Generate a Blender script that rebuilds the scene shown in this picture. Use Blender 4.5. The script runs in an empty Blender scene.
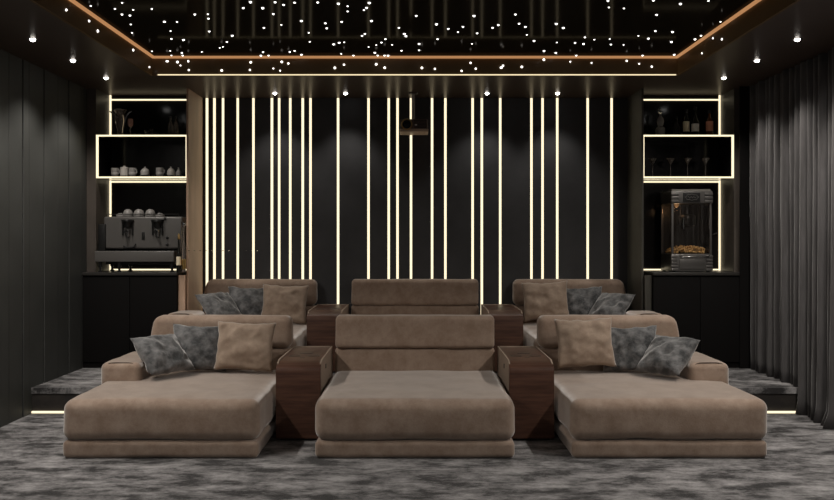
import bpy, math, random
from math import sin, cos, tan, pi, radians as R
from mathutils import Vector, Matrix, noise
random.seed(7)
SC = bpy.context.scene
COL = SC.collection
CAMZ = 1.486
# ------------------------------------------------------------------ helpers
def orient(axis):
    return Vector(axis).normalized().to_track_quat('Z', 'Y').to_matrix()

class MB:
    """collects geometry in world coordinates, links it as one mesh object"""
    def __init__(s): s.v = []; s.f = []
    def add(s, v, f):
        n = len(s.v); s.v += [tuple(p) for p in v]; s.f += [tuple(i + n for i in q) for q in f]; return s
    def box(s, x0, x1, y0, y1, z0, z1):
        return s.add([(x0,y0,z0),(x1,y0,z0),(x1,y1,z0),(x0,y1,z0),(x0,y0,z1),(x1,y0,z1),(x1,y1,z1),(x0,y1,z1)],
                     [(0,3,2,1),(4,5,6,7),(0,1,5,4),(1,2,6,5),(2,3,7,6),(3,0,4,7)])
    def cbox(s, x0, x1, y0, y1, z0, z1, r=.004, k=2):
        return s.rbox(x0, x1, y0, y1, z0, z1, r, k=k, m=(1,1,1))
    def rbox(s, x0, x1, y0, y1, z0, z1, r=.03, k=4, m=(8,8,4), fn=None):
        c = Vector(((x0+x1)/2,(y0+y1)/2,(z0+z1)/2)); h = [(x1-x0)/2,(y1-y0)/2,(z1-z0)/2]
        r = min([r]+[q*.98 for q in h])
        def samp(hh, mm):
            co = hh - r
            pos = [co + r*tan(i*pi/4/k) for i in range(1, k+1)]
            mid = [-co + 2*co*i/mm for i in range(mm+1)]
            return [-p for p in reversed(pos)] + mid + pos
        S = [samp(h[i], m[i]) for i in range(3)]
        idx = {}; V = []; F = []
        def vert(p):
            key = tuple(round(a, 6) for a in p)
            if key in idx: return idx[key]
            q = [max(-(h[i]-r), min(h[i]-r, p[i])) for i in range(3)]
            d = Vector([p[i]-q[i] for i in range(3)])
            o = Vector(q) + d.normalized()*r
            u = Vector([o[i]/h[i] for i in range(3)])
            o = o + c
            if fn: o = fn(o, u)
            V.append(o); idx[key] = len(V)-1; return idx[key]
        for ax in range(3):
            a, b = [(1,2),(2,0),(0,1)][ax]
            for sg in (-1, 1):
                for i in range(len(S[a])-1):
                    for j in range(len(S[b])-1):
                        q = []
                        for (ii, jj) in ((i,j),(i+1,j),(i+1,j+1),(i,j+1)):
                            p = [0,0,0]; p[ax] = sg*h[ax]; p[a] = S[a][ii]; p[b] = S[b][jj]
                            q.append(vert(p))
                        if sg < 0: q.reverse()
                        F.append(q)
        return s.add(V, F)
    def lathe(s, prof, loc, n=20, axis=(0,0,1)):
        """prof: list of (r, h)"""
        M = orient(axis); L = Vector(loc); V = []; F = []
        for (r, hh) in prof:
            for i in range(n):
                a = 2*pi*i/n; V.append(M @ Vector((max(r,1e-4)*cos(a), max(r,1e-4)*sin(a), hh)) + L)
        for j in range(len(prof)-1):
            for i in range(n):
                F.append((j*n+i, j*n+(i+1)%n, (j+1)*n+(i+1)%n, (j+1)*n+i))
        F.append(tuple(reversed(range(n)))); F.append(tuple((len(prof)-1)*n+i for i in range(n)))
        return s.add(V, F)
    def cyl(s, a, b, r, n=14, r2=None):
        a = Vector(a); b = Vector(b); d = b-a
        return s.lathe([(r,0),(r if r2 is None else r2, d.length)], a, n, d)
    def tube(s, pts, r, n=8):
        pts = [Vector(p) for p in pts]; V = []; F = []
        for i, p in enumerate(pts):
            t = (pts[min(i+1,len(pts)-1)] - pts[max(i-1,0)]).normalized()
            M = orient(t); rr = r[i] if isinstance(r, (list,tuple)) else r
            # stable frame
            up = Vector((0,1,0)) if abs(t.y) < .9 else Vector((1,0,0))
            e1 = t.cross(up).normalized(); e2 = t.cross(e1).normalized()
            for k in range(n):
                a = 2*pi*k/n; V.append(p + e1*cos(a)*rr + e2*sin(a)*rr)
        for j in range(len(pts)-1):
            for k in range(n):
                F.append((j*n+k, j*n+(k+1)%n, (j+1)*n+(k+1)%n, (j+1)*n+k))
        F.append(tuple(reversed(range(n)))); F.append(tuple((len(pts)-1)*n+k for k in range(n)))
        return s.add(V, F)
    def prism(s, poly, x0, x1):
        """poly of (y,z), extruded in x"""
        n = len(poly)
        V = [(x0,y,z) for y,z in poly] + [(x1,y,z) for y,z in poly]
        F = [(i,(i+1)%n,(i+1)%n+n,i+n) for i in range(n)] + [tuple(reversed(range(n))), tuple(range(n,2*n))]
        return s.add(V, F)
    def build(s, name, mat, parent=None, label=None, kind=None, smooth=35, cat=None, group=None, loc=None):
        off = Vector((0,0,0))
        if parent:
            off = world_loc(parent)
        elif loc is not None: off = Vector(loc)
        me = bpy.data.meshes.new(name)
        me.from_pydata([tuple(Vector(p)-off) for p in s.v], [], s.f); me.validate(); me.update()
        import bmesh
        bm = bmesh.new(); bm.from_mesh(me); bmesh.ops.recalc_face_normals(bm, faces=bm.faces); bm.to_mesh(me); bm.free()
        if smooth:
            me.shade_smooth(); me.set_sharp_from_angle(angle=R(smooth))
        me.materials.append(mat)
        o = bpy.data.objects.new(name, me); COL.objects.link(o)
        if parent: o.parent = parent
        elif loc is not None: o.location = off
        tag(o, label, cat, group, kind)
        return o

def world_loc(o):
    p = Vector(o.location)
    while o.parent: o = o.parent; p = p + Vector(o.location)
    return p
def tag(o, label=None, cat=None, group=None, kind=None):
    if label: o['label'] = label
    if cat: o['category'] = cat
    if group: o['group'] = group
    if kind: o['kind'] = kind
    return o
def thing(name, label, cat, loc, group=None):
    o = bpy.data.objects.new(name, None); COL.objects.link(o); o.location = loc; o.empty_display_size = .1
    return tag(o, label, cat, group)
def kids(o): return [c for c in bpy.data.objects if c.parent == o]
def dup(o, off, label, parent=None):
    def rec(src, par):
        c = src.copy(); COL.objects.link(c)
        if par: c.parent = par
        for k in kids(src):
            if k is not c: rec(k, c)
        return c
    c = rec(o, parent); c.location = Vector(o.location)+Vector(off); c['label'] = label
    return c

# ------------------------------------------------------------------ materials
def new(name):
    m = bpy.data.materials.new(name); m.use_nodes = True
    return m, m.node_tree, m.node_tree.nodes['Principled BSDF']
def mat(name, c, rough=.5, metal=0, spec=.5, noise_amt=0, scale=8, bump=0, bscale=60, sheen=0, trans=0, stretch=(1,1,1), c2=None, detail=6, emit=None, es=0, ior=1.45, lo=.35, hi=.65, nrough=.6):
    m, t, b = new(name)
    b.inputs['Base Color'].default_value = (*c, 1); b.inputs['Roughness'].default_value = rough
    b.inputs['Metallic'].default_value = metal; b.inputs['Specular IOR Level'].default_value = spec
    b.inputs['IOR'].default_value = ior
    if sheen:
        b.inputs['Sheen Weight'].default_value = sheen; b.inputs['Sheen Roughness'].default_value = .45
    if trans: b.inputs['Transmission Weight'].default_value = trans
    if emit: b.inputs['Emission Color'].default_value = (*emit, 1); b.inputs['Emission Strength'].default_value = es
    tc = t.nodes.new('ShaderNodeTexCoord'); mp = t.nodes.new('ShaderNodeMapping'); mp.inputs['Scale'].default_value = stretch
    t.links.new(tc.outputs['Object'], mp.inputs['Vector'])
    if c2 is None and noise_amt: c2 = tuple(min(1, x*(1+noise_amt)) for x in c); c = tuple(x*(1-noise_amt) for x in c)
    if c2 is not None:
        n = t.nodes.new('ShaderNodeTexNoise'); n.inputs['Scale'].default_value = scale; n.inputs['Detail'].default_value = detail
        n.inputs['Roughness'].default_value = nrough
        r = t.nodes.new('ShaderNodeValToRGB'); r.color_ramp.elements[0].color = (*c,1); r.color_ramp.elements[1].color = (*c2,1)
        r.color_ramp.elements[0].position = lo; r.color_ramp.elements[1].position = hi
        t.links.new(mp.outputs[0], n.inputs['Vector']); t.links.new(n.outputs['Fac'], r.inputs[0]); t.links.new(r.outputs[0], b.inputs['Base Color'])
    if bump:
        n2 = t.nodes.new('ShaderNodeTexNoise'); n2.inputs['Scale'].default_value = bscale; n2.inputs['Detail'].default_value = 4
        bp = t.nodes.new('ShaderNodeBump'); bp.inputs['Strength'].default_value = bump; bp.inputs['Distance'].default_value = .01
        t.links.new(mp.outputs[0], n2.inputs['Vector']); t.links.new(n2.outputs['Fac'], bp.inputs['Height']); t.links.new(bp.outputs[0], b.inputs['Normal'])
    return m
def emis(name, c, s):
    m, t, b = new(name)
    b.inputs['Base Color'].default_value = (.02,.02,.02,1)
    b.inputs['Emission Color'].default_value = (*c,1); b.inputs['Emission Strength'].default_value = s
    return m

def satin(name, c, rough, fac, gc=(1,.95,.9)):
    m = bpy.data.materials.new(name); m.use_nodes = True; t = m.node_tree; t.nodes.clear()
    o = t.nodes.new('ShaderNodeOutputMaterial'); mx = t.nodes.new('ShaderNodeMixShader'); d = t.nodes.new('ShaderNodeBsdfDiffuse'); g = t.nodes.new('ShaderNodeBsdfGlossy')
    d.inputs[0].default_value = (*c,1); g.inputs[0].default_value = (*gc,1); g.inputs[1].default_value = rough; mx.inputs[0].default_value = fac
    t.links.new(d.outputs[0], mx.inputs[1]); t.links.new(g.outputs[0], mx.inputs[2]); t.links.new(mx.outputs[0], o.inputs[0]); return m
M = {}
M['nubuck'] = mat('tan_nubuck', (.235,.165,.122), .85, spec=.2, c2=(.34,.26,.205), scale=8, nrough=.7, sheen=.8, bump=.12, bscale=90)
M['nubuck_head'] = mat('tan_nubuck_upper', (.235,.165,.122), .85, spec=.2, c2=(.33,.25,.195), scale=8, nrough=.7, sheen=.4, bump=.12, bscale=90)
M['nubuck_pillow'] = mat('tan_velvet_pillow', (.235,.172,.128), .8, spec=.2, c2=(.34,.265,.205), scale=9, sheen=.4, bump=.35, bscale=22)
M['grey_pillow'] = mat('charcoal_velvet_pillow', (.040,.042,.044), .8, spec=.25, c2=(.19,.19,.193), scale=11, sheen=.5, bump=.7, bscale=22, lo=.40, hi=.68, detail=9)
M['piping'] = mat('seam_dark', (.08,.06,.045), .8)
M['walnut'] = mat('walnut_veneer', (.050,.022,.014), .42, spec=.4, c2=(.095,.045,.029), scale=3, stretch=(1.2,1.2,14), detail=8)
M['border'] = mat('tan_leather_border', (.30,.235,.185), .6, spec=.3, bump=.1)
M['black'] = mat('black_plastic', (.012,.012,.012), .4)
M['carpet'] = mat('grey_mottled_carpet', (.034,.033,.034), .95, spec=.1, c2=(.50,.49,.495), scale=2.7, detail=15, bump=.5, bscale=160, lo=.43, hi=.70, sheen=.15, stretch=(1,1.8,1), nrough=.77)
M['step_face'] = mat('dark_step_face', (.020,.018,.017), .5, c2=(.04,.034,.03), scale=6)
M['wall_dark'] = mat('charcoal_panel', (.050,.051,.054), .5, spec=.4, noise_amt=.12, scale=3)
M['wall_left'] = mat('charcoal_grooved_panel', (.045,.047,.045), .55, spec=.4, noise_amt=.1, scale=3)
M['soffit'] = satin('dark_gloss_soffit', (.052,.037,.030), .30, .13)
M['upstand'] = satin('bronze_upstand', (.17,.115,.062), .3, .04)
M['star_panel'] = satin('black_mirror_ceiling', (.02,.017,.012), .09, .022)
M['led'] = emis('warm_led', (1,.86,.58), 1.35)
M['led_thin'] = emis('warm_led_thin', (1,.84,.52), 1.15)
M['cove'] = emis('amber_cove', (1,.48,.20), .46)
M['star'] = emis('fibre_star', (1,.97,.93), 3.0)  # also used for the star reflections put on the upstands
M['spot_lens'] = emis('spot_lens', (1,.97,.93), 14)
M['spot_ring'] = mat('spot_ring', (.5,.5,.5), .25, metal=1)
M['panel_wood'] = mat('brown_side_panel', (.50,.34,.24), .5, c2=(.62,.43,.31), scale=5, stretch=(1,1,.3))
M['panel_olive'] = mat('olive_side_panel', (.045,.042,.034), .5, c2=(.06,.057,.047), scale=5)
M['niche_wood'] = mat('niche_wood', (.055,.046,.040), .45, c2=(.095,.08,.068), scale=4, stretch=(1,1,.4))
M['niche_back'] = mat('niche_black_gloss', (.010,.0095,.0095), .12, spec=.35)
M['cabinet'] = mat('black_cabinet', (.0065,.006,.006), .6, spec=.08)
M['counter'] = mat('dark_counter', (.03,.028,.026), .35)
M['curtain'] = mat('charcoal_curtain', (.078,.075,.076), .9, spec=.15, noise_amt=.15, scale=30, stretch=(1,1,.15), sheen=.3)
M['steel'] = mat('brushed_steel', (.17,.165,.16), .38, metal=.85, noise_amt=.08, scale=10)
M['machine'] = mat('grey_machine_enamel', (.10,.095,.09), .35, spec=.5)
M['chrome'] = mat('chrome', (.6,.6,.6), .12, metal=1)
M['dark_metal'] = mat('dark_metal', (.03,.03,.03), .35, metal=.6)
M['cup_grey'] = mat('grey_cup', (.24,.23,.22), .4)
M['porcelain'] = mat('porcelain', (.36,.345,.33), .4)
M['porcelain2'] = mat('porcelain_warm', (.52,.49,.45), .4)
M['glass'] = mat('clear_glass', (.9,.9,.9), .03, trans=1)
M['smoke'] = mat('smoked_glass', (.45,.40,.36), .08, trans=.75)
M['bottle_dark'] = mat('dark_bottle_glass', (.012,.012,.010), .08, spec=.6)
M['whisky'] = mat('amber_bottle', (.12,.035,.01), .06, spec=.6)
M['label_cream'] = mat('cream_bottle_label', (.85,.75,.55), .6)
M['label_grey'] = mat('pale_grey_bottle_label', (.8,.77,.76), .6)
M['label_red'] = mat('rust_bottle_label', (.75,.33,.22), .6)
M['gold'] = mat('gold', (.75,.5,.2), .3, metal=1)
M['popcorn_metal'] = mat('popcorn_pewter', (.12,.115,.11), .35, metal=.5)
def pane(name, tint, fac):
    m = satin(name, tint, .03, fac); t = m.node_tree
    tr = t.nodes.new('ShaderNodeBsdfTransparent'); tr.inputs[0].default_value = (*tint,1)
    mx = [n for n in t.nodes if n.type == 'MIX_SHADER'][0]; t.links.new(tr.outputs[0], mx.inputs[1]); return m
M['pane'] = pane('thin_clear_pane', (.9,.88,.86), .06)
M['popcorn'] = mat('popcorn', (.55,.33,.12), .8, c2=(.75,.5,.22), scale=40)
M['popcorn_lamp'] = emis('popcorn_lamp', (1,.5,.2), .25)

# ------------------------------------------------------------------ room
ZC, ZS = 3.0, 3.174           # soffit and star ceiling heights
XT, YT = 2.41, 8.26           # tray opening
PY, PZ = 7.705, .22            # platform front / height
WY = 9.62
YN = -1.5
MB().box(-3.6, 3.7, YN, WY+.2, -.12, 0).build('floor', M['carpet'], kind='structure', label='dark grey mottled carpet floor')
p = MB().box(-3.29, 3.45, PY, WY, .17, PZ).build('platform', M['carpet'], kind='structure', label='carpeted raised platform under the rear row of seats')
MB().box(-3.29, 3.45, PY+.012, WY, .002, .1695).build('platform_riser', M['step_face'], kind='structure', label='dark riser of the platform')
# left wall of vertical boards
b = MB().box(-3.5, -3.31, YN, WY, 0, 3.3)
y = 9.0; ws = [.16,.31,.26,.31,.31,.12,.26,.30,.28,.12,.31,.26]
i = 0
while y > YN:
    w = ws[i % len(ws)]; b.cbox(-3.32, -3.285 + (.004 if i % 2 else 0), max(y-w+.014, YN), y, 0, ZC, .003, 1); y -= w; i += 1
b.build('wall_left', M['wall_left'], kind='structure', smooth=None)
MB().box(3.46, 3.6, YN, WY, 0, 3.3).build('wall_right', M['wall_dark'], kind='structure')
# back wall: backing + raised panels between the light channels
def X(px, s): return (px-415)/s
LEDX = [207,214.4,223.1,237.8,253.5,271.9,279.2,290.3,302.7,310.5,338.1,368.5,388.7,397.5,411,432.1,445.4,472.6,481.8,500.2,531.4,542.5,557.2,587.6,611.5]
SW = 900/(WY-.02)
lx = [X(p, SW) for p in LEDX]
b = MB().box(-3.5, 3.6, WY, WY+.15, 0, 3.3)
HW = .0130
edges = [-2.45] + sum([[q-HW, q+HW] for q in lx], []) + [2.45]
for i in range(0, len(edges), 2):
    b.cbox(edges[i], edges[i+1], WY-.03 + (.010 if (i//2) in (1,2,6,9) else 0), WY+.001, PZ, ZC, .003, 1)
b.build('wall_back', M['wall_dark'], kind='structure', smooth=None)
ORD = ['first','second','third','fourth','fifth','sixth','seventh','eighth','ninth','tenth','eleventh','twelfth','thirteenth']
for i, q in enumerate(lx):
    if i == 12: w = 'twelfth'
    if i < 13: w = ('leftmost strip' if i == 0 else ORD[i]+' strip from the left')
    else: w = ('rightmost strip' if i == 24 else ORD[24-i]+' strip from the right')
    if i == 14: w = 'passing just behind the projector'
    if i == 10: w = 'above left console'
    MB().box(q-HW+.001, q+HW-.001, WY-.024, WY-.001, PZ+.001, ZC-.001).build('led_strip', M['led'], cat='light strip', group='vertical light strips on the back wall',
        label='tall warm white light strip on the dark back wall, '+w, loc=(q, WY-.012, PZ))
# soffit ring (ceiling) and star panel
b = MB()
t_ = .02
b.box(-3.5, -XT-t_, YN, WY+.1, ZC, ZC+.1); b.box(XT+t_, 3.6, YN, WY+.1, ZC, ZC+.1)
b.box(-XT-t_, XT+t_, YT+t_, WY+.1, ZC, ZC+.1); b.box(-XT-t_, XT+t_, YN, 1.2-t_, ZC, ZC+.1)
b.build('ceiling', M['soffit'], kind='structure', label='dark glossy lowered ceiling border around the tray')
MB().box(-XT-.2, XT+.2, 1.0, YT+.2, ZS, ZS+.08).build('ceiling_panel', M['star_panel'], kind='structure', label='black glossy star ceiling panel in the tray')
b = MB()
t_ = .02
b.box(-XT-t_, -XT, 1.2, YT+t_, ZC-.004, ZS-.001); b.box(XT, XT+t_, 1.2, YT+t_, ZC-.004, ZS-.001)
b.box(-XT, XT, YT, YT+t_, ZC-.004, ZS-.001); b.box(-XT, XT, 1.2-t_, 1.2, ZC-.004, ZS-.001)
b.build('trim_1', M['upstand'], kind='structure', label='bronze brown upstand around the ceiling tray', smooth=None)
t = thing('cove_light', 'amber glowing cove light line around the edge of the star ceiling', 'cove light', (0, YT-.01, ZS-.03))
c_ = .020
MB().box(-XT+.001, XT-.001, YT-c_, YT-.001, ZS-.022, ZS-.002).build('light_line', M['cove'], t)
MB().box(-XT+.001, -XT+c_, 1.2, YT-c_-.001, ZS-.022, ZS-.002).build('light_line', M['cove'], t)
MB().box(XT-c_, XT-.001, 1.2, YT-c_-.001, ZS-.022, ZS-.002).build('light_line', M['cove'], t)
MB().box(-2.36, 2.395, YT-.006, YT-.0005, ZC-.003, ZC+.006).build('ceiling_edge_light', M['led_thin'], cat='light strip',
    label='thin horizontal white light line along the rear edge of the ceiling tray', loc=(0,YT-.003,ZC))
for sx, side in ((-1,'left'),(1,'right')):
    x0, x1 = (-3.28, -2.3) if sx < 0 else (2.3, 3.27)
    MB().box(x0, x1, PY-.008, PY+.0115, .004, .020).build('step_light', M['led'], cat='light strip', loc=(x0, PY, .004),
        label='warm light line at the foot of the platform step on the %s side' % side, group='step lights')
# stars in the ceiling, plus added star reflections on the upstands
SL = {0:[(330,50),(444,105),(487,155),(453,30),(610,14),(574,44),(609,72),(665,49),(649,77),(653,122),(659,164),(644,186),(664,250),(759,256),(745,335),(758,45),(821,108),(832,306)],
167:[(18,155),(22,194),(50,110),(82,199),(16,254),(74,264),(22,284),(78,287),(3,306),(52,310),(106,306),(67,327),(109,350),(139,72),(204,71),(207,93),(211,157),(174,259),(264,239),(279,234),(299,209),(326,178),(273,352),(381,40),(417,10),(478,40),(484,139),(531,70),(540,11),(582,24),(637,13),(571,124),(480,260),(469,296),(507,294),(418,311),(414,349),(531,342),(565,353),(573,309),(606,317),(613,259),(637,254),(671,273),(671,104),(708,164),(713,209),(753,12),(791,116),(798,141),(832,221)],
334:[(22,18),(68,31),(68,57),(38,109),(26,213),(51,211),(36,269),(50,323),(4,339),(97,294),(176,14),(163,39),(149,50),(187,104),(140,179),(154,169),(173,235),(204,263),(211,225),(237,212),(257,195),(218,284),(252,279),(270,284),(211,321),(253,338),(290,224),(324,139),(351,169),(359,180),(337,253),(411,79),(425,219),(425,251),(439,339),(504,344),(512,121),(517,195),(571,144),(619,160),(644,134),(637,354),(682,314),(708,343),(689,219),(699,79),(715,166),(792,139),(821,125),(832,338)],
501:[(10,328),(3,337),(72,72),(90,118),(122,134),(129,174),(165,204),(104,334),(215,254),(214,298),(274,264),(279,212),(276,119),(311,139),(346,308),(376,291),(452,314),(370,214),(412,219),(419,186),(466,198),(534,4),(539,37),(614,42),(543,195),(549,222),(612,224),(628,304),(686,179),(690,319),(707,278),(736,192),(753,333),(771,155),(777,74),(761,2)],
667:[(67,19),(207,5),(267,109),(27,159),(22,209),(36,273),(140,196),(170,178),(230,191),(275,196),(175,266)]}
def star_mesh(r):
    me = bpy.data.meshes.new('star_or_reflection')
    b = MB().lathe([(r,0),(r*.92,.4*r),(r*.7,.72*r),(r*.3,.95*r)], (0,0,0), 8)
    me.from_pydata(b.v, [], b.f); me.materials.append(M['star']); me.shade_smooth(); return me
SM = [star_mesh(r) for r in (.0072,.009,.0108)]
for off, L in SL.items():
    for (a, c) in L:
        px, py = off + a/4.994, c/4.994
        rr = random.choice([0,1,1,2])
        kind_ = 'ceil'
        s = (240-py)/(ZS-CAMZ-.002)
        x = X(px, s); yy = 900/s
        if abs(x) > XT-.035:                       # side upstand: glowing point stands for a mirrored star
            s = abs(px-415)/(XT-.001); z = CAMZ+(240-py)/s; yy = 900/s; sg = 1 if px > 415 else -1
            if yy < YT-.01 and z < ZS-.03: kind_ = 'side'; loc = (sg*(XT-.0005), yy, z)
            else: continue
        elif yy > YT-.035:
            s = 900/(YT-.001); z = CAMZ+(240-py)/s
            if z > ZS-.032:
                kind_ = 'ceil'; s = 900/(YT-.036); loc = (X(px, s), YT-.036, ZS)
            else: kind_ = 'back'; loc = (X(px, s), YT-.0005, z)  # rear upstand: reflection of a star, added as an emitter
        else: loc = (x, yy, ZS)
        o = bpy.data.objects.new('star_or_reflection', SM[rr]); COL.objects.link(o); o.location = loc
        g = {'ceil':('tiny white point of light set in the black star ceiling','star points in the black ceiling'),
             'back':('tiny white glowing star reflection added on the bronze upstand at the rear of the ceiling tray','star points in the rear upstand'),
             'side':('tiny white glowing star reflection added on the bronze %s upstand of the ceiling tray' % ('right' if px>415 else 'left'),'added star reflections on the %s upstand' % ('right' if px>415 else 'left'))}[kind_]
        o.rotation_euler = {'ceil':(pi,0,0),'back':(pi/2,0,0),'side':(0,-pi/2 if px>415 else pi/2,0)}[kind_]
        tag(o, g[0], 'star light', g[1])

# downlights -------------------------------------------------------
SPOT_W = 62
def spot(x, y, label, group, watt, ang=95, blend=.7):
    t = thing('downlight', label, 'spotlight', (x, y, ZC), group)
    MB().lathe([(.022,0),(.022,-.002),(.026,-.004),(.036,-.003),(.038,0)], (x,y,ZC), 20).build('trim_ring', M['spot_ring'], t)
    MB().lathe([(.0215,-.0005),(.020,-.008),(.014,-.015),(.004,-.019)], (x,y,ZC), 16).build('lens', M['spot_lens'], t)
    l = bpy.data.lights.new('downlight_lamp', 'SPOT'); l.energy = watt; l.color = (1,.93,.85); l.spot_size = R(ang); l.spot_blend = blend
    l.shadow_soft_size = .05
    lo = bpy.data.objects.new('lamp', l); COL.objects.link(lo); lo.parent = t; lo.location = (0,0,-.03)
side_y = [8.39, 7.58, 6.78]
for sx, side in ((-1,'left'),(1,'right')):
    for i, yy in enumerate(side_y):
        w = ['nearest the back wall','middle one of the three','nearest the viewer'][i]
        spot(sx*2.88, yy, 'bright recessed spotlight in the %s ceiling border, %s' % (side, w), 'side border spotlights', SPOT_W*.75, 110)
    for yy, pw in ((5.97,1.15),(5.16,1.5),(4.35,.9),(3.54,.35),(2.73,.2)):  # side rows out of view, added to light the seats
        spot(sx*2.88, yy, 'added unseen fill spotlight in the %s ceiling border nearer than the picture edge' % side, 'added side fill spotlights outside the picture', SPOT_W*pw, 168, .6)
for i, x in enumerate((-1.443,-.716,.742,1.469)):
    spot(x, 9.27, 'bright recessed spotlight above the back wall, %s' % ['leftmost of the four','second from the left, left of the projector','third from the left, right of the projector','rightmost of the four'][i],
         'back border spotlights', SPOT_W*.3)
for x in (-1.6,-.55,.55,1.6):  # unseen row added as weak frontal fill
    spot(x, .9, 'added unseen fill spotlight in the near ceiling border behind the picture edge', 'added near border fill spotlights outside the picture', SPOT_W*.35, 168, .6)

# ------------------------------------------------------------------ sofas
def wav(amp, sc, seed=0):
    def f(o, u):
        n = noise.noise(Vector((o.x*sc+seed, o.y*sc, o.z*sc)))
        return n*amp
    return f
def cushion_fn(b_top, amp=.006, sc=5, seed=0, front=0):
    def f(o, u):
        k = (1-min(1,abs(u.x))**4)*(1-min(1,abs(u.y))**4)
        if u.z > 0: o = o + Vector((0,0,b_top*k*u.z))
        n = noise.noise(Vector((o.x*sc+seed, o.y*sc, o.z*sc)))
        if front and u.y < 0: o = o + Vector((0, -front*(1-abs(u.x)**4)*(1-abs(u.z)**3)*(-u.y), 0))
        return o + Vector((u.x*n*amp, u.y*n*amp, u.z*n*amp*.7))
    return f
def back_fn(amp, sc, seed, slant=None, sx=0):
    def f(o, u):
        n = noise.noise(Vector((o.x*sc+seed, o.y*sc, o.z*sc)))
        o = o + Vector((u.x*n*amp*.4, u.y*n*amp, u.z*n*amp*.5))
        return o
    return f
def make_chaise(sx, label, rear=False):
    cx = sx*1.73
    t = thing('chaise_sofa', label, 'chaise sofa', (cx, 6.9, 0), None)
    xo, xi = sx*(2.20 if rear else 2.405), sx*1.058
    a, c = min(xo,xi), max(xo,xi)
    MB().rbox(a+.008, c-.008, 6.105, 7.62, .002, .122, .034, fn=cushion_fn(0,.004,6,3)).build('base', M['nubuck'], t)
    MB().box(a+.05, c-.05, 6.24, 7.58, 0, .03).build('plinth', M['black'], t)
    # L-shaped seat: full width chaise cushion; rises softly under the pillows
    MB().rbox(a, c, 6.10, 7.53, .120, .400, .070, k=5, m=(26,26,6), fn=cushion_fn(.012,.010,4,sx*5,.012)).build('seat_cushion', M['nubuck'], t)
    ax0, ax1 = min(sx*2.415, sx*2.10), max(sx*2.415, sx*2.10)
    if rear: ax0, ax1 = min(sx*2.335, sx*2.05), max(sx*2.335, sx*2.05)
    ay1, az0, az1 = (6.955, .004, .578) if rear else (7.64, .13, .547); ay0 = 6.5 if rear else 6.88
    ar = MB().rbox(ax0, ax1, ay0, ay1, az0, az1, .055, k=5, m=(6,14,6), fn=back_fn(.008,6,sx)).build('armrest', M['nubuck'], t)
    # arched seam on the front face of the armrest
    pts = []
    zc = .5; hw = (ax1-ax0)/2-.035; mx = (ax0+ax1)/2
    for i in range(25):
        u = -1+2*i/24
        pts.append((mx+u*hw, ay0+.030-.012*abs(u)**5, az1-.003-.030*abs(u)**5))
    MB().tube(pts, .004, 6).build('armrest_seam', M['piping'], ar)
    b0, b1 = min(sx*2.215, sx*1.03), max(sx*2.215, sx*1.03)
    MB().rbox(b0+.01, b1-.005, 7.50, 7.655, .13, .582, .035, m=(16,3,8), fn=back_fn(.006,5,sx*3)).build('backrest', M['nubuck_head'], t)
    def hf(o, u):
        # outer upper corner slopes in a little
        k = max(0, u.x*sx); o = o + Vector((-sx*.045*k*max(0,u.z*.5+.5)**2, 0, 0))
        n = noise.noise(Vector((o.x*5+sx, o.y*5, o.z*5)))
        return o + Vector((0, n*.010, n*.004))
    MB().rbox(b0, b1, 7.475, 7.67, .580, .853, .06, k=5, m=(20,3,8), fn=hf).build('headrest', M['nubuck_head'], t)
    return t
def make_loveseat(label):
    t = thing('loveseat_chaise', label, 'chaise sofa', (0, 6.9, 0), None)
    MB().rbox(-.68, .68, 6.105, 7.62, .002, .122, .034, fn=cushion_fn(0,.004,6,8)).build('base', M['nubuck'], t)
    MB().box(-.62, .62, 6.24, 7.58, 0, .03).build('plinth', M['black'], t)
    MB().rbox(-.685, .685, 6.10, 7.53, .120, .400, .070, k=5, m=(26,26,6), fn=cushion_fn(.012,.010,4,2,.012)).build('seat_cushion', M['nubuck'], t)
    MB().rbox(-.668, .668, 7.505, 7.655, .13, .586, .03, m=(16,3,8), fn=back_fn(.006,5,1)).build('backrest', M['nubuck_head'], t)
    MB().rbox(-.662, .662, 7.475, 7.67, .584, .853, .035, k=4, m=(20,3,8), fn=back_fn(.010,5,4)).build('headrest', M['nubuck_head'], t)
    return t
def make_console(sx, label):
    xo, xi = sx*1.028, sx*.698
    a, c = min(xo,xi), max(xo,xi)
    t = thing('drinks_console', label, 'console', ((a+c)/2, 7.1, 0), None)
    prof = [(6.648,.02),(6.648,.515),(6.654,.535),(6.672,.552),(6.78,.582),(7.585,.582),(7.585,.02)]
    body = MB().prism(prof, a+.011, c-.011).prism([(6.6475,.02),(6.6475,.5155),(6.6535,.5355),(6.6715,.5525),(6.70,.5607),(6.70,.02)], a, c).build('cabinet_body', M['walnut'], t, smooth=50)
    MB().box(a+.03, c-.03, 6.68, 7.56, 0, .021).build('plinth', M['black'], t)
    pr2 = [(6.7005,.02),(6.7005,.566),(6.78,.588),(7.62,.588),(7.62,.02)]
    for (u, v) in ((a, a+.0105), (c-.0105, c)):
        sp = MB().prism(pr2, u, v).build('side_panel', M['border'], t, smooth=50)
        if (u == a) == (sx > 0):
            xb = a-.002 if sx > 0 else c+.002
            MB().cbox(xb-.003, xb+.003, 7.02, 7.045, .485, .52, .002).build('control_button', M['black'], sp, label='small black control button')
    MB().cbox(a+.017, c-.017, 7.586, 7.62, .02, .588, .003).build('rear_border', M['border'], t)
    m = (a+c)/2
    for dx in (-.075,.075):
        h = MB().lathe([(.030,-.001),(.042,.0005),(.044,.002),(.047,.0025),(.049,.001),(.049,-.002)], (m+dx,7.02,.582), 28).build('cup_holder', M['black'], t)
    MB().cbox(m-.05, m+.05, 7.16, 7.20, .581, .584, .0012).build('tray_slot', M['black'], t)
    MB().cbox(m-.02, m+.02, 6.90, 6.92, .581, .584, .0012).build('tray_latch', M['black'], t)
    return t
OFF = (0, 1.895, PZ)
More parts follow.
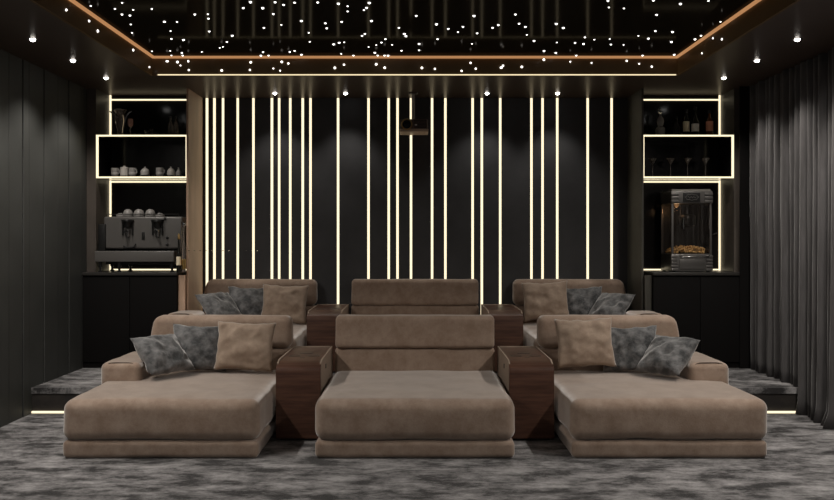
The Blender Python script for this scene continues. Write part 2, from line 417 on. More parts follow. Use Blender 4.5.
L = make_chaise(-1, 'large tan suede chaise with an outer armrest, front row left'); R_ = make_chaise(1, 'large tan suede chaise with an outer armrest, front row right')
C = make_loveseat('wide armless tan suede chaise in the centre of the front row')
K1 = make_console(-1, 'walnut drinks console left of the centre seat, front row'); K2 = make_console(1, 'walnut drinks console right of the centre seat, front row')
for sx_, sd_ in ((-1,'left'),(1,'right')):
    o = make_chaise(sx_, 'tan suede chaise on the raised platform, rear row '+sd_, True); o.location = Vector(o.location)+Vector(OFF)
dup(C, OFF, 'armless tan suede seat on the raised platform behind the front centre seat')
dup(K1, OFF, 'walnut drinks console on the platform, rear row left'); dup(K2, OFF, 'walnut drinks console on the platform, rear row right')
for nm, g in (('chaise_sofa','chaise sofas'),('loveseat_chaise','centre seats'),('drinks_console','drinks consoles')):
    for o in bpy.data.objects:
        if o.type == 'EMPTY' and o.name.split('.')[0] == nm: o['group'] = g

# pillows
def pillow(cx, y, zb, size, yaw, roll, lean, m, label, group, seed, T=.075, h=None):
    n = 26; V = []; F = []; h = h or size
    g = {}
    for side in (1, -1):
        for i in range(n+1):
            for j in range(n+1):
                u = -1+2*i/n; v = -1+2*j/n
                if side < 0 and (i in (0,n) or j in (0,n)): continue
                # edges pull in between the pointed corners
                ex = 1 - .075*(1-v*v)**1.0*abs(u)**3; ey = 1 - .075*(1-u*u)*abs(v)**3
                th = T*((1-u*u)*(1-v*v))**.42
                nz = noise.noise(Vector((u*2.3+seed, v*2.3, seed*1.7)))*.022 + noise.noise(Vector((u*5+seed, v*5, seed)))*.010
                w = (1-max(abs(u),abs(v))**6)
                x = u*ex*size/2 + .006*noise.noise(Vector((u*3, v*4+seed, 1.5)))
                z = v*ey*h/2 + .008*noise.noise(Vector((u*4+seed, v*3, 4.5)))
                yy = -side*(th + nz*w) + .012*noise.noise(Vector((u*2+seed, v*2, 9)))
                V.append(Vector((x, yy, z))); g[(side,i,j)] = len(V)-1
    def G(s,i,j): return g.get((s,i,j), g[(1,i,j)] if (s,i,j) not in g else None)
    for side in (1,-1):
        for i in range(n):
            for j in range(n):
                q = [G(side,i,j), G(side,i+1,j), G(side,i+1,j+1), G(side,i,j+1)]
                if side < 0: q.reverse()
                F.append(q)
    Mx = Matrix.Rotation(yaw, 3, 'Z') @ Matrix.Rotation(lean, 3, 'X') @ Matrix.Rotation(roll, 3, 'Y')
    V = [Mx @ v for v in V]
    zmin = min(v.z for v in V); c = Vector((cx, y, zb - zmin))
    b = MB().add([v + c for v in V], F)
    return b.build('throw_pillow', m, cat='pillow', group=group, label=label, smooth=180, loc=(cx, y, zb))
from mathutils.bvhtree import BVHTree
def tree_of(objs):
    vs, ps = [], []
    for o in objs:
        w_ = world_loc(o); b_ = len(vs)
        vs += [v.co + w_ for v in o.data.vertices]; ps += [tuple(b_+i for i in p.vertices) for p in o.data.polygons]
    return BVHTree.FromPolygons(vs, ps)
def settle(o, others, step):
    """slide a pillow out of whatever it would cut into, then lower it onto the seat"""
    T_ = [tree_of([q]) for q in others]; start = Vector(o.location)
    def hit(): 
        t_ = tree_of([o]); return any(t_.overlap(q) for q in T_)
    o.location.z += .03
    n = 0
    while hit() and n < 110: o.location += Vector(step)*.006; n += 1
    for k in range(30):
        o.location.z -= .004
        if hit(): o.location.z += .004; break
def sofa_meshes(root):
    r = []
    for k in kids(root):
        if k.type == 'MESH': r.append(k)
    return r
ROOTS = {}
for o in bpy.data.objects:
    if o.type == 'EMPTY' and o.name.startswith('chaise_sofa'):
        ROOTS[('rear' if 'rear' in o['label'] else 'front', -1 if 'left' in o['label'] else 1)] = o
for row, dy, dz, rw in (('front', 0, 0, 'front row'), ('rear', 1.895, PZ, 'rear row')):
    for sx, side in ((-1,'left'),(1,'right')):
        sd = 3.1*sx + (7 if dy else 0)
        f = dy > 0
        zt = .420 + dz
        sm = sofa_meshes(ROOTS[(row, sx)])
        p2 = pillow(sx*(1.755 if not f else 1.70), 7.35+dy, zt, .45, R(12)*-sx, R(-3)*sx, R(-20), M['grey_pillow'],
               'charcoal velvet pillow in the middle of three on the %s %s chaise' % (rw, side), 'throw pillows', sd+1.3, h=.385)
        settle(p2, sm, (0,-1,0))
        p1 = pillow(sx*(1.375 if not f else 1.33), 7.33+dy, zt, .48, R(3)*sx, R(-2)*sx, R(-12), M['nubuck_pillow'],
               'tan suede pillow leaning on the backrest of the %s %s chaise' % (rw, side), 'throw pillows', sd, h=.40)
        settle(p1, sm+[p2], (0,-1,0))
        p3 = pillow(sx*(2.04 if not f else 2.0), 7.27+dy, zt, .42, R(52)*-sx, R(0), R(-46), M['grey_pillow'],
               'charcoal velvet pillow tilted against the armrest of the %s %s chaise' % (rw, side), 'throw pillows', sd+2.6, h=.385)
        settle(p3, sm+[p1,p2], (-sx*.3,-1,0))

# ------------------------------------------------------------------ shelving units
FY, BY = 9.0, 9.41     # niche front / back
def unit(sx, side):
    t = thing('shelving_unit', ('dark shelving niche with lit shelves, espresso machine on its counter, left of the back wall' if sx < 0 else
              'dark shelving niche with lit shelves, popcorn machine on its counter, right of the back wall'), 'shelving unit', (sx*2.78, 9.2, PZ), 'shelving units')
    def bx(mb, xa, xb, *r): return mb.box(min(sx*xa,sx*xb), max(sx*xa,sx*xb), *r)
    OUT = 3.285 if sx < 0 else 3.27
    # base cabinet with doors and counter
    base = bx(MB(), 2.35, OUT-.001, 8.905, WY-.035, PZ, 1.135).build('base_cabinet', M['cabinet'], t)
    for (u, v) in ((2.353, 2.815),(2.819, OUT-.003)):
        mb = MB(); mb.cbox(min(sx*u,sx*v), max(sx*u,sx*v), 8.885, 8.904, PZ+.06, 1.12, .002); mb.build('door', M['cabinet'], base)
    mb = MB(); mb.cbox(min(sx*2.35,sx*OUT), max(sx*2.35,sx*OUT), 8.875, WY-.035, 1.136, 1.166, .003); mb.build('counter', M['counter'], t)
    # side panel facing the room and filler
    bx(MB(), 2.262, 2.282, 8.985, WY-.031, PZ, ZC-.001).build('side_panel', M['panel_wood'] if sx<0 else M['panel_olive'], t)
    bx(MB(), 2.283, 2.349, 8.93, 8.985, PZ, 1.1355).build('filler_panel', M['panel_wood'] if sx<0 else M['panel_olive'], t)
    # niche lining
    bx(MB(), 3.19, OUT-.001, FY, WY-.035, 1.167, ZC-.001).build('outer_lining', M['niche_wood'], t)
    bx(MB(), 2.2825, 3.1895, BY, BY+.03, 1.167, ZC-.001).build('back_panel', M['niche_back'], t)
    # display box
    zb, zt, xa, xb = 2.105, 2.538, 2.2835, 3.1895
    mb = MB(); bx(mb, xa, xb, FY+.012, BY-.001, zb, zb+.022); bx(mb, xa, xb, FY+.012, BY-.001, zt-.022, zt)
    bx(mb, xb-.02, xb, FY+.012, BY-.001, zb+.0225, zt-.0225); bx(mb, xa, xa+.012, FY+.012, BY-.001, zb+.0225, zt-.0225)
    box = mb.build('display_box', M['niche_back'], t, smooth=None)
    for (u, v, z0, z1) in ((xa, xb, zb, zb+.016), (xa, xb, zt-.016, zt), (xb-.021, xb, zb+.0165, zt-.0165), (xa, xa+.010, zb+.0165, zt-.0165)):
        bx(MB(), u, v, FY, FY+.0115, z0, z1).build('light_strip', M['led'], box)
    # LED lines at the rear corners of the niches
    y0, y1 = BY-.018, BY-.001; h = .017
    XV = 3.1885
    for (u, v, z0, z1) in ((2.284, XV-.0155, 2.943, 2.957), (XV-.015, XV, 2.5385, ZC-.002), (2.284, XV-.0155, 2.086, 2.100), (XV-.015, XV, 1.167, 2.104), (2.284, XV-.0155, 1.170, 1.184)):
        bx(MB(), u, v, y0, y1, z0, z1).build('light_strip', M['led'], t)
    return t
unit(-1, 'left'); unit(1, 'right')

# helper for lathe glass objects
def item(name, prof, x, y, z, m, label, cat, group=None, n=18):
    return MB().lathe(prof, (x,y,z), n).build(name, m, cat=cat, group=group, label=label, loc=(x,y,z), smooth=40)
# seven white cups and jars in the left display box
zb = 2.133
cyly = lambda r, h: [(r*.8,0),(r*.95,.004),(r,.02),(r,h*.9),(r*.97,h),(r*.8,h),(r*.78,h-.004)]
cups = [(115,.038,.082,'mug','plain','white cup at the left end of the lit display box',0),
        (124.3,.040,.095,'jar','lid','taller white lidded jar, second from the left in the display box',1),
        (132.5,.037,.084,'mug','plain','white cup right beside the taller lidded jar',0),
        (145,.046,.09,'bowl','dome','rounded grey sugar bowl with domed lid in the middle of the display box',0),
        (159.8,.038,.085,'mug','band','straight white cup right of the domed sugar bowl',0),
        (171,.040,.09,'bowl','dome','bright white domed pot, second from the right in the display box',1),
        (178.6,.030,.082,'bowl','point','small pot with a pointed lid at the right end of the display box',0)]
for (px, r, h, nm, ty, lab, w) in cups:
    s = 900/9.13; x = X(px, s); m = M['porcelain2'] if w else M['porcelain']
    t = thing({'mug':'coffee_cup','jar':'storage_jar','bowl':'sugar_bowl'}[nm], lab, {'mug':'cup','jar':'jar','bowl':'bowl'}[nm], (x, 9.13, zb), 'white cups and jars in the display box')
    if ty in ('plain','band'):
        b = MB().lathe([(r*.75,0),(r*.85,.003),(r,.02),(r*1.0,h*.45),(r*.93,h*.5),(r,h*.55),(r*1.02,h),(r*.92,h),(r*.88,h*.5),(r*.5,.012)], (x,9.13,zb), 20).build('body', m, t)
        MB().tube([(x+r*.9, 9.13-.01, zb+h*.8),(x+r*1.25,9.13-.012,zb+h*.72),(x+r*1.3,9.13-.012,zb+h*.45),(x+r*.9,9.13-.01,zb+h*.28)], .005, 6).build('handle', m, b)
    elif ty == 'lid':
        MB().lathe(cyly(r,h*.78), (x,9.13,zb), 20).build('body', m, t)
        MB().lathe([(r*1.03,h*.781),(r*1.03,h*.9),(r*.9,h*.96),(.012,h),(.009,h*1.04),(.014,h*1.1),(.004,h*1.14)], (x,9.13,zb), 20).build('lid', m, t)
    else:
        MB().lathe([(r*.6,0),(r*.95,h*.12),(r,h*.35),(r*.93,h*.5)], (x,9.13,zb), 20).build('body', m, t)
        top = 1.0 if ty == 'dome' else .7
        MB().lathe([(r*.96,h*.5),(r*.9*top,h*.62),(r*.6*top,h*.82),(r*.2,h*.92),(.008,h*.95),(.010,h*1.03),(.003,h*1.08)], (x,9.13,zb), 20).build('lid', m, t)

# left top shelf
ZT = 2.539
x = X(120.5, 98.4); y = 9.15
t = thing('winged_vase', 'tall dark vase with two flaring curved handles on the left top shelf', 'vase', (x,y,ZT))
MB().lathe([(.045,0),(.05,.006),(.03,.03),(.036,.08),(.052,.15),(.046,.19),(.034,.22),(.060,.262),(.064,.27),(.05,.268),(.02,.21)], (x,y,ZT), 22).build('body', M['smoke'], t)
for s_ in (-1,1):
    pts = [(x+s_*.040,y,ZT+.13),(x+s_*.050,y,ZT+.17),(x+s_*.062,y,ZT+.21),(x+s_*.085,y,ZT+.24),(x+s_*.112,y,ZT+.255)]
    MB().tube(pts, [.009,.011,.012,.010,.005], 8).build('handle', M['chrome'], t)
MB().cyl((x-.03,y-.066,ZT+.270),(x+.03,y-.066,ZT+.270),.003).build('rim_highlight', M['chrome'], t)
x = X(130, 99.5)
t = thing('candle_goblet', 'slim copper coloured goblet in front of the winged vase', 'goblet', (x,9.06,ZT))
MB().lathe([(.024,0),(.024,.004),(.005,.01),(.005,.07),(.012,.085)], (x,9.06,ZT), 16).build('stem', M['smoke'], t)
MB().lathe([(.012,.0855),(.025,.10),(.027,.13),(.024,.165),(.021,.165),(.02,.11)], (x,9.06,ZT), 18).build('bowl', mat('copper_glaze',(.42,.24,.19),.35), t)
for i, (px, h, r, lab) in enumerate(((147,.06,.022,'small clear glass, left of the three low glasses on the left top shelf'),(151.5,.075,.020,'clear glass in the middle of the three low glasses on the left top shelf'),(156.5,.05,.024,'squat clear glass, right of the three low glasses on the left top shelf'))):
    item('tumbler', [(r*.8,0),(r*.85,.003),(r,h),(r*.9,h),(r*.75,.012),(.003,.01)], X(px,98.4), 9.15, ZT, M['glass'], lab, 'glass', 'low glasses')
for i, (px, lab) in enumerate(((170.5,'tall slim carafe, left of the pair on the left top shelf'),(175.8,'tall slim carafe, right of the pair on the left top shelf'))):
    x = X(px,98.4)
    t = thing('carafe', lab, 'carafe', (x,9.15,ZT), 'carafes')
    MB().lathe([(.020,0),(.024,.005),(.025,.10),(.020,.13),(.009,.155),(.008,.175),(.011,.18)], (x,9.15,ZT), 18).build('body', M['smoke'], t)
    MB().lathe([(.008,.1805),(.010,.185),(.010,.20),(.004,.206)], (x,9.15,ZT), 12).build('stopper', M['dark_metal'], t)

# right top shelf bottles
def bottle(px, y, h, r, m, ml, lab, sh=.62, neck=.013, l0=.14, l1=.5):
    s = 900/y; x = X(px, s)
    t = thing('liquor_bottle', lab, 'bottle', (x,y,ZT), 'bottles on the right top shelf')
    MB().lathe([(r*.85,0),(r,.006),(r,h*sh*.9),(r*.85,h*sh),(neck*1.3,h*(sh+.12)),(neck,h*(sh+.16)),(neck,h*.9)], (x,y,ZT), 20).build('body', m, t)
    MB().lathe([(neck*1.15,h*.9005),(neck*1.2,h*.905),(neck*1.2,h),(neck,h*1.005)], (x,y,ZT), 14).build('cap', M['dark_metal'], t)
    if ml:
        MB().lathe([(r*1.002,h*l0),(r*1.03,h*l0+.001),(r*1.03,h*l1),(r*1.002,h*l1+.001)], (x,y,ZT), 20).build('label', ml, t)
    return t
x = X(660.5, 98.4)
t = thing('decanter', 'double gourd crystal decanter at the left end of the right top shelf', 'decanter', (x,9.15,ZT), 'bottles on the right top shelf')
MB().lathe([(.035,0),(.046,.02),(.052,.05),(.046,.085),(.026,.105),(.034,.13),(.038,.155),(.030,.185),(.014,.205),(.012,.225)], (x,9.15,ZT), 22).build('body', mat('crystal',(.55,.53,.5),.15,trans=.6), t)
MB().lathe([(.008,.2255),(.018,.24),(.020,.255),(.012,.27),(.003,.275)], (x,9.15,ZT), 14).build('stopper', M['glass'], t)
bottle(676.5, 9.15, .20, .032, M['bottle_dark'], M['dark_metal'], 'short dark squat bottle between the decanter and the labelled bottles', .55, .012)
bottle(686.3, 9.15, .27, .031, M['bottle_dark'], M['label_cream'], 'tall dark bottle with a cream label on the right top shelf', l0=.18, l1=.55)
bottle(695.3, 9.15, .30, .036, M['bottle_dark'], M['label_grey'], 'tallest dark bottle with a pale grey label on the right top shelf', .5, l0=.16, l1=.42)
bottle(709.5, 9.15, .26, .034, M['whisky'], M['label_red'], 'amber bottle with a rust coloured label nearest the upright light strip', .62, l0=.2, l1=.58)
# cocktail glasses in the right display box
for i, px in enumerate((653,671,688,706)):
    x = X(px, 98); zz = 2.128
    MB().lathe([(.032,0),(.032,.003),(.006,.008),(.0035,.02),(.0035,.125),(.006,.13),(.042,.19),(.043,.193),(.039,.19),(.004,.134)], (x,9.2,zz), 20).build('cocktail_glass', M['smoke'], loc=(x,9.2,zz), smooth=40,
        cat='glass', group='cocktail glasses in the right display box', label='dim stemmed cocktail glass, %s of four in the right display box' % ['leftmost','second from left','third from left','rightmost'][i])

# ------------------------------------------------------------------ espresso machine
def espresso():
    zc = 1.1665; y0, y1 = 8.925, 9.385; s = 900/y0
    xx = lambda px: X(px, s); zz = lambda py: CAMZ-(py-240)/s
    t = thing('espresso_machine', 'wide grey two group espresso machine on the left counter', 'coffee machine', ((xx(93)+xx(177))/2, 9.15, zc))
    body = MB(); body.rbox(xx(101.5), xx(181), y0+.06, y1-.01, 1.40, zz(216.5), .018, m=(2,2,2)).build('body', M['machine'], t)
    MB().cbox(xx(94.5), xx(174), y0, y1-.02, zz(262), zz(251), .008).build('drip_tray', M['machine'], t)
    MB().box(xx(104), xx(172), y0+.05, y1-.03, zz(264.5), zz(261.8)).build('underframe', M['black'], t)
    MB().cbox(xx(97), xx(104), y0+.03, y1-.06, zz(251), zz(224), .006).build('side_cover', M['dark_metal'], t)
    g = MB()
    for k in range(30):
        u = xx(97)+ (xx(171)-xx(97))*k/13; g.box(u-.004, u+.004, y0+.01, y0+.055, zz(251)+.0005, zz(251)+.006)
    g.build('drip_grille', M['chrome'], t)
    for px in (99, 118, 171):
        for yy in (y0+.04, y1-.07):
            x = xx(px)
            MB().lathe([(.022,0),(.022,.01),(.012,.016),(.012,.045),(.02,.05),(.02,zz(262)-zc+.001)], (x,yy,zc), 14).build('foot', M['dark_metal'], t)
    for px in (126, 156):
        x = xx(px); z0 = zz(219.5)
        gh = MB().lathe([(.062,0),(.064,-.01),(.064,-.02),(.048,-.026),(.040,-.05),(.038,-.075),(.030,-.08)], (x,y0+.055,z0), 24).build('group_head', M['dark_metal'], t)
        MB().cyl((x,y0+.055,z0-.1),(x,y0+.055,z0-.17),.030,18,.024).build('portafilter', M['chrome'], gh)
        MB().tube([(x,y0+.04,z0-.115),(x,y0+.0,z0-.12),(x,y0-.05,z0-.125)], [.010,.012,.014], 8).build('portafilter_handle', M['black'], gh)
        for d in (-.048,.048):
            MB().cyl((x+d,y0+.045,z0-.02),(x+d,y0+.045,z0-.155),.008,8).build('guide_rod', M['black'], gh)
    for (px, py) in ((165.5,237.5),(165.5,244.5),(163.5,218.5)):
        MB().lathe([(.014,0),(.014,.012),(.010,.018),(.004,.019)], (xx(px),y0+.062,zz(py)), 16, (0,-1,0)).build('control_knob', M['black'], t)
    # steam wand and cup rail
    x = xx(179.5)
    MB().tube([(x-.012,y0+.10,zz(221)),(x+.006,y0+.05,zz(222)),(x+.012,y0+.03,zz(230)),(x+.004,y0+.03,zz(245)),(x-.004,y0+.035,zz(256))], .006, 8).build('steam_wand', M['chrome'], t)
    MB().tube([(xx(104),y0+.075,zz(216.6)),(xx(104),y0+.075,zz(214)),(xx(177),y0+.075,zz(214)),(xx(177),y0+.075,zz(216.6))], .004, 6).build('cup_rail', M['dark_metal'], t)
    MB().cbox(xx(140), xx(143), y0+.056, y0+.061, zz(240), zz(232), .001).build('gauge_plate', M['dark_metal'], t)
    MB().tube([(xx(122),y0+.04,zz(246)),(xx(126),y0+.03,zz(248)),(xx(133),y0+.03,zz(247)),(xx(134.5),y0+.04,zz(244))], .009, 8).build('spout_bracket', M['black'], t)
    # cups kept on top of the machine
    zt = zz(216.5)+.0025
    for i, (px, r, h, lab) in enumerate(((115.5,.040,.034,'flat upturned cup at the left end on top of the espresso machine'),(123.3,.050,.075,'tall upturned cup over the left brewing group of the espresso machine'),
            (134.5,.054,.075,'upturned cup on the espresso machine, between the two brewing groups'),(146,.052,.075,'upturned cup left of the right brewing group of the espresso machine'),(156,.044,.035,'flat upturned cup over the right brewing group of the espresso machine'))):
        x = xx(px)
        MB().lathe([(r,0),(r*1.02,.004),(r*.98,h*.4),(r*.75,h*.8),(r*.45,h*.93),(r*.42,h),(r*.1,h)], (x,y0+.145,zt), 20).build('espresso_cup', M['cup_grey'], cat='cup', group='cups on the espresso machine',
            label=lab, loc=(x,y0+.145,zt), smooth=40)
espresso()
x = X(178.2, 101.5); y = 8.89
t = thing('syrup_bottle', 'small dark bottle with a pale label at the right end of the left counter', 'bottle', (x,y,1.1665))
MB().lathe([(.020,0),(.023,.005),(.023,.17),(.018,.20),(.010,.24),(.009,.32),(.011,.325)], (x,y,1.1665), 18).build('body', M['bottle_dark'], t)
MB().lathe([(.0232,.07),(.0242,.071),(.0242,.155),(.0232,.156)], (x,y,1.1665), 18).build('label', M['label_cream'], t)
MB().lathe([(.012,.326),(.013,.33),(.010,.37),(.004,.385)], (x,y,1.1665), 12).build('stopper', M['gold'], t)
x = X(183.2, 101.5)
t = thing('syrup_bottle', 'slim clear bottle with gold neck beside the wooden side panel', 'bottle', (x,y,1.1665))
MB().lathe([(.016,0),(.019,.005),(.019,.22),(.013,.27),(.008,.31),(.007,.44),(.009,.445)], (x,y,1.1665), 18).build('body', M['smoke'], t)
MB().lathe([(.0192,.03),(.0202,.031),(.0202,.13),(.0192,.131)], (x,y,1.1665), 18).build('label', M['gold'], t)
MB().lathe([(.010,.4455),(.012,.45),(.020,.475),(.018,.49),(.004,.495)], (x,y,1.1665), 12).build('stopper', M['chrome'], t)

# ------------------------------------------------------------------ popcorn machine
def popcorn():
    y0, y1 = 8.92, 9.31; s = 900/y0; zb = 1.1665
    xx = lambda px: X(px, s); zz = lambda py: CAMZ-(py-240)/s
    xa, xb = xx(671.5), xx(712)
    t = thing('popcorn_machine', 'dark metal popcorn machine with glass cabinet on the right counter', 'popcorn machine', ((xa+xb)/2, 9.11, zb))
    base = MB().cbox(xa, xb, y0, y1, zb+.008, zz(254), .006).build('base', M['popcorn_metal'], t)
    # ribbed corner blocks of the base and head
    for (za, zc_, nm, par) in ((zb+.012, zz(255), 'corner_trim', base),):
        for (u, v) in ((xa-.006, xa+.06), (xb-.06, xb+.006)):
            m = MB(); n = 5
            for k in range(n):
                q = za + (zc_-za)*k/n; m.cbox(u, v, y0-.012, y0+.03, q+.002, q+(zc_-za)/n-.004, .004)
            m.build(nm, M['popcorn_metal'], par)
    MB().cbox(xa+.075, xb-.075, y0-.006, y0+.004, zb+.03, zb+.13, .004).build('drawer_front', M['popcorn_metal'], base)
    for u in (xa+.03, xb-.03):
        for v in (y0+.03, y1-.03): MB().cyl((u,v,zb),(u,v,zb+.009),.015).build('foot', M['black'], base)
    head = MB().cbox(xa-.004, xb+.004, y0-.006, y1, zz(203.5), zz(191), .006).build('head', M['popcorn_metal'], t)
    MB().prism([(y0-.006+.01,zz(191)),(y1-.01,zz(191)),(y1-.03,zz(189)),(y0+.03,zz(189))], xa+.01, xb-.01).build('roof', M['popcorn_metal'], head)
    for (u, v) in ((xa-.006, xa+.07), (xb-.075, xb+.006)):
        m = MB()
        for k in range(3):
            q = zz(203.5)+.006+.036*k; m.cbox(u, v, y0-.016, y0+.0, q, q+.028, .005)
        m.build('corner_trim', M['popcorn_metal'], head)
    # scalloped sign plate
    m = MB(); cx = (xa+xb)/2-.004; cz = zz(197.3)
    m.rbox(cx-.085, cx+.085, y0-.014, y0-.004, cz-.045, cz+.045, .004, m=(1,1,1))
    pl = m.build('sign_plate', M['dark_metal'], head)
    m = MB(); pts = []
    for k in range(33):
        a = 2*pi*k/32; rr = 1+.12*cos(8*a); pts.append((cx+.062*rr*cos(a), y0-.017, cz+.028*rr*sin(a)))
    m.tube(pts, .003, 6)
    m.tube([(cx-.04+.08*k/12, y0-.017, cz+.010*sin(k*1.6)) for k in range(13)], .003, 6)
    m.build('sign_ornament', M['steel'], pl, label='raised scroll ornament')
    zl, zh = zz(254), zz(203.5)
    for (u, v) in ((xa, y0), (xb-.022, y0), (xa, y1-.022), (xb-.022, y1-.022)):
        MB().cbox(u, u+.022, v, v+.022, zl, zh, .002).build('corner_post', M['popcorn_metal'], t)
    MB().box(xa+.023, xb-.023, y0+.008, y0+.012, zl+.03, zh-.002).build('glass_door', M['pane'], t)
    MB().box(xa+.008, xa+.012, y0+.023, y1-.023, zl+.002, zh-.002).build('glass_side', M['pane'], t)
    MB().box(xb-.012, xb-.008, y0+.023, y1-.023, zl+.002, zh-.002).build('glass_side', M['pane'], t)
    MB().box(xa+.023, xb-.023, y1-.012, y1-.008, zl+.002, zh-.002).build('back_panel', M['black'], t)
    h = MB().cyl((xx(683.2),y0-.012,zz(229)),(xx(683.2),y0-.012,zz(218)),.007,10)
    h.cyl((xx(683.2),y0-.012,zz(228)),(xx(683.2),y0+.008,zz(228)),.004,8).cyl((xx(683.2),y0-.012,zz(219)),(xx(683.2),y0+.008,zz(219)),.004,8)
    h.build('door_handle', M['chrome'], t)
    h = MB().cyl((xx(709),y0-.012,zz(229)),(xx(709),y0-.012,zz(218)),.006,10); h.cyl((xx(709),y0-.012,zz(224)),(xx(709),y0+.008,zz(224)),.004,8); h.build('door_handle', M['steel'], t)
    MB().tube([(xx(712),y0+.03,zz(235)),(xx(714),y0+.0,zz(234)),(xx(718),y0-.01,zz(232.5))], .006, 8).build('crank_handle', M['dark_metal'], t)
    MB().tube([(xx(680),y0-.005,zz(255)),(xx(681),y0-.028,zz(256.6)),(xx(708),y0-.028,zz(256.6)),(xx(709.5),y0-.005,zz(255))], .006, 8).build('tray_rail', M['chrome'], t)
    # kettle
    cx = (xa+xb)/2+.01; cy = 9.12
    kt = MB().lathe([(.03,0),(.075,.005),(.085,.02),(.085,.10),(.08,.11),(.01,.125)], (cx,cy,zz(226)), 24).build('kettle', M['dark_metal'], t)
    for d in (-.06,.06): MB().cyl((cx+d,cy,zz(226)+.11),(cx+d,cy,zh-.001),.005,8).build('kettle_rod', M['dark_metal'], kt)
    MB().lathe([(.020,0),(.024,-.012),(.014,-.03),(.003,-.034)], (xa+.09,y0+.14,zh-.001), 14).build('lamp_bulb', M['popcorn_lamp'], t)
    l = bpy.data.lights.new('warming_lamp','POINT'); l.energy = .30; l.color = (1,.6,.32); l.shadow_soft_size = .03
    lo = bpy.data.objects.new('warming_lamp', l); COL.objects.link(lo); lo.parent = t; lo.location = Vector((xa+.09,y0+.14,zh-.06))-Vector(t.location)
    # heap of popcorn: nobody could count it
    m = MB(); rnd = random.Random(3)
    me = []
    for k in range(260):
        u = rnd.uniform(xa+.035, xb-.035); v = rnd.uniform(y0+.03, y1-.05)
        w = zl+.012 + rnd.random()*(.055*(1-((u-(xa+xb)/2)/(.2))**2)+.015)
        r = rnd.uniform(.007,.012)
        V = []; 
        m.lathe([(r*.3,-r),(r*.9,-r*.5),(r,0),(r*.8,r*.6),(r*.25,r)], (u,v,w), 6, (rnd.uniform(-1,1),rnd.uniform(-1,1),rnd.random()))
    m.build('popcorn_heap', M['popcorn'], cat='popcorn', kind='stuff', label='heap of golden popcorn inside the glass cabinet of the popcorn machine', loc=((xa+xb)/2, 9.11, zl), smooth=None)
popcorn()

# ------------------------------------------------------------------ projector
def projector():
    y0, y1 = 9.12, 9.42; s = 900/y0
    xx = lambda px: X(px, s); zz = lambda py: CAMZ-(py-240)/s
    t = thing('projector', 'dark ceiling mounted projector with round lens in front of the light strips', 'projector', ((xx(400)+xx(428))/2, 9.27, ZC))
    b = MB().rbox(xx(400.3), xx(427.8), y0, y1, zz(129), zz(119), .012, m=(1,1,1)).build('body', mat('projector_brown',(.14,.10,.085),.35), t)
    MB().cbox(xx(399.7), xx(428.3), y0-.006, y1, zz(131.7), zz(128.8), .004).build('bottom_plate', mat('projector_taupe',(.62,.48,.36),.45), t)
    cx, cz = xx(406.8), zz(124.4)
    lr = MB().lathe([(.054,0),(.058,.008),(.055,.016),(.047,.016),(.044,.006),(.044,0)], (cx,y0,cz), 32, (0,-1,0)).build('lens_ring', M['gold'], b)
    MB().lathe([(.043,0),(.043,.010),(.034,.012),(.030,.004),(.018,.008),(.004,.011)], (cx,y0-.001,cz), 28, (0,-1,0)).build('lens', M['niche_back'], lr)
    m = MB()
    for k in range(6): m.box(xx(414), xx(426.3), y0-.004, y0+.001, zz(127.8)+.014*k, zz(127.8)+.014*k+.006)
    m.build('vent_grille', M['dark_metal'], b)
    MB().cbox(xx(414.8), xx(417), y0-.006, y0+.001, zz(125.6), zz(124.2), .002).build('indicator', M['label_grey'], b)
    MB().cyl((xx(413.2),9.27,zz(119.3)),(xx(413.2),9.27,ZC-.012),.016).build('mounting_pole', M['porcelain2'], t)
    MB().lathe([(.045,-.012),(.05,-.008),(.05,-.0005)], (xx(413.2),9.27,ZC), 20).build('ceiling_plate', M['niche_wood'], t)
projector()

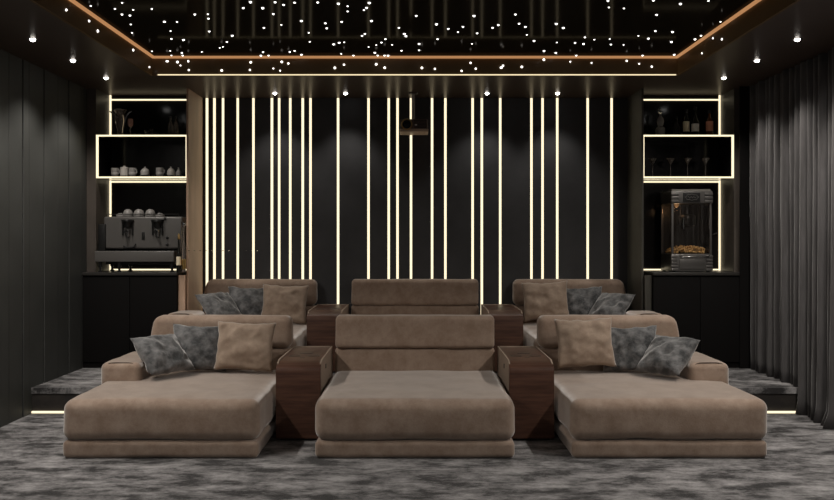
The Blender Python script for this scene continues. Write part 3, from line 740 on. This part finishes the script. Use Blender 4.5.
# ------------------------------------------------------------------ curtains
def curtain(ya, yb, zb, label, seed, pool=0):
    rnd = random.Random(seed); ph = [rnd.uniform(0,6.28) for _ in range(5)]
    ny = int(abs(yb-ya)*95); nz = 26; V = []; F = []
    for i in range(ny+1):
        yy = ya+(yb-ya)*i/ny
        for j in range(nz+1):
            f = j/nz; z = zb + (ZC-.003-zb)*f
            w = yy + .012*sin(3.1*f+ph[3])*(1-f)
            d = .036*sin(2*pi*w/.118+1.3*sin(w*2.9+ph[0])) + .018*sin(2*pi*w/.29+ph[1]+.6*f) + .010*sin(2*pi*w/.061+ph[2])*f
            d *= (.78+.35*(1-f))
            x = 3.315 + d + .004*noise.noise(Vector((yy*8, z*3, seed)))
            if pool and f < .05: x -= pool*(1-f/.05)**2*(.5+.5*sin(w*9+ph[4]))
            V.append((min(x,3.447), yy, z))
    for i in range(ny):
        for j in range(nz):
            a = i*(nz+1)+j; F.append((a, a+nz+1, a+nz+2, a+1))
    o = MB().add(V,F).build('curtain', M['curtain'], cat='curtain', label=label, smooth=180, group='charcoal curtains', loc=(3.315,(ya+yb)/2,zb))
    md = o.modifiers.new('thickness','SOLIDIFY'); md.thickness = .003; md.offset = 0
curtain(7.72, 8.86, PZ+.003, 'rear charcoal pleated curtain hanging down to the platform', 4)
curtain(4.2, 7.69, .004, 'front charcoal pleated curtain hanging down to the carpet floor', 9, pool=.05)
MB().box(3.20, 3.45, 8.868, 8.874, PZ, ZC).build('trim_2', M['cabinet'], kind='structure')

# ------------------------------------------------------------------ world, camera
w = bpy.data.worlds.new('dim_room'); SC.world = w; w.use_nodes = True
bg = w.node_tree.nodes['Background']; bg.inputs[0].default_value = (1,.95,.9,1); bg.inputs[1].default_value = .02
cam = bpy.data.cameras.new('camera'); co = bpy.data.objects.new('camera', cam); COL.objects.link(co)
co.location = (0,0,CAMZ); co.rotation_euler = (pi/2,0,0)
cam.sensor_width = 36; cam.lens = 36*900/834; cam.shift_x = 2/834; cam.shift_y = -10/834; cam.clip_start = .05
SC.camera = co
SC.view_settings.view_transform = 'Standard'; SC.view_settings.look = 'None'; SC.view_settings.exposure = 0; SC.view_settings.gamma = 1
SC.view_settings.use_curve_mapping = False
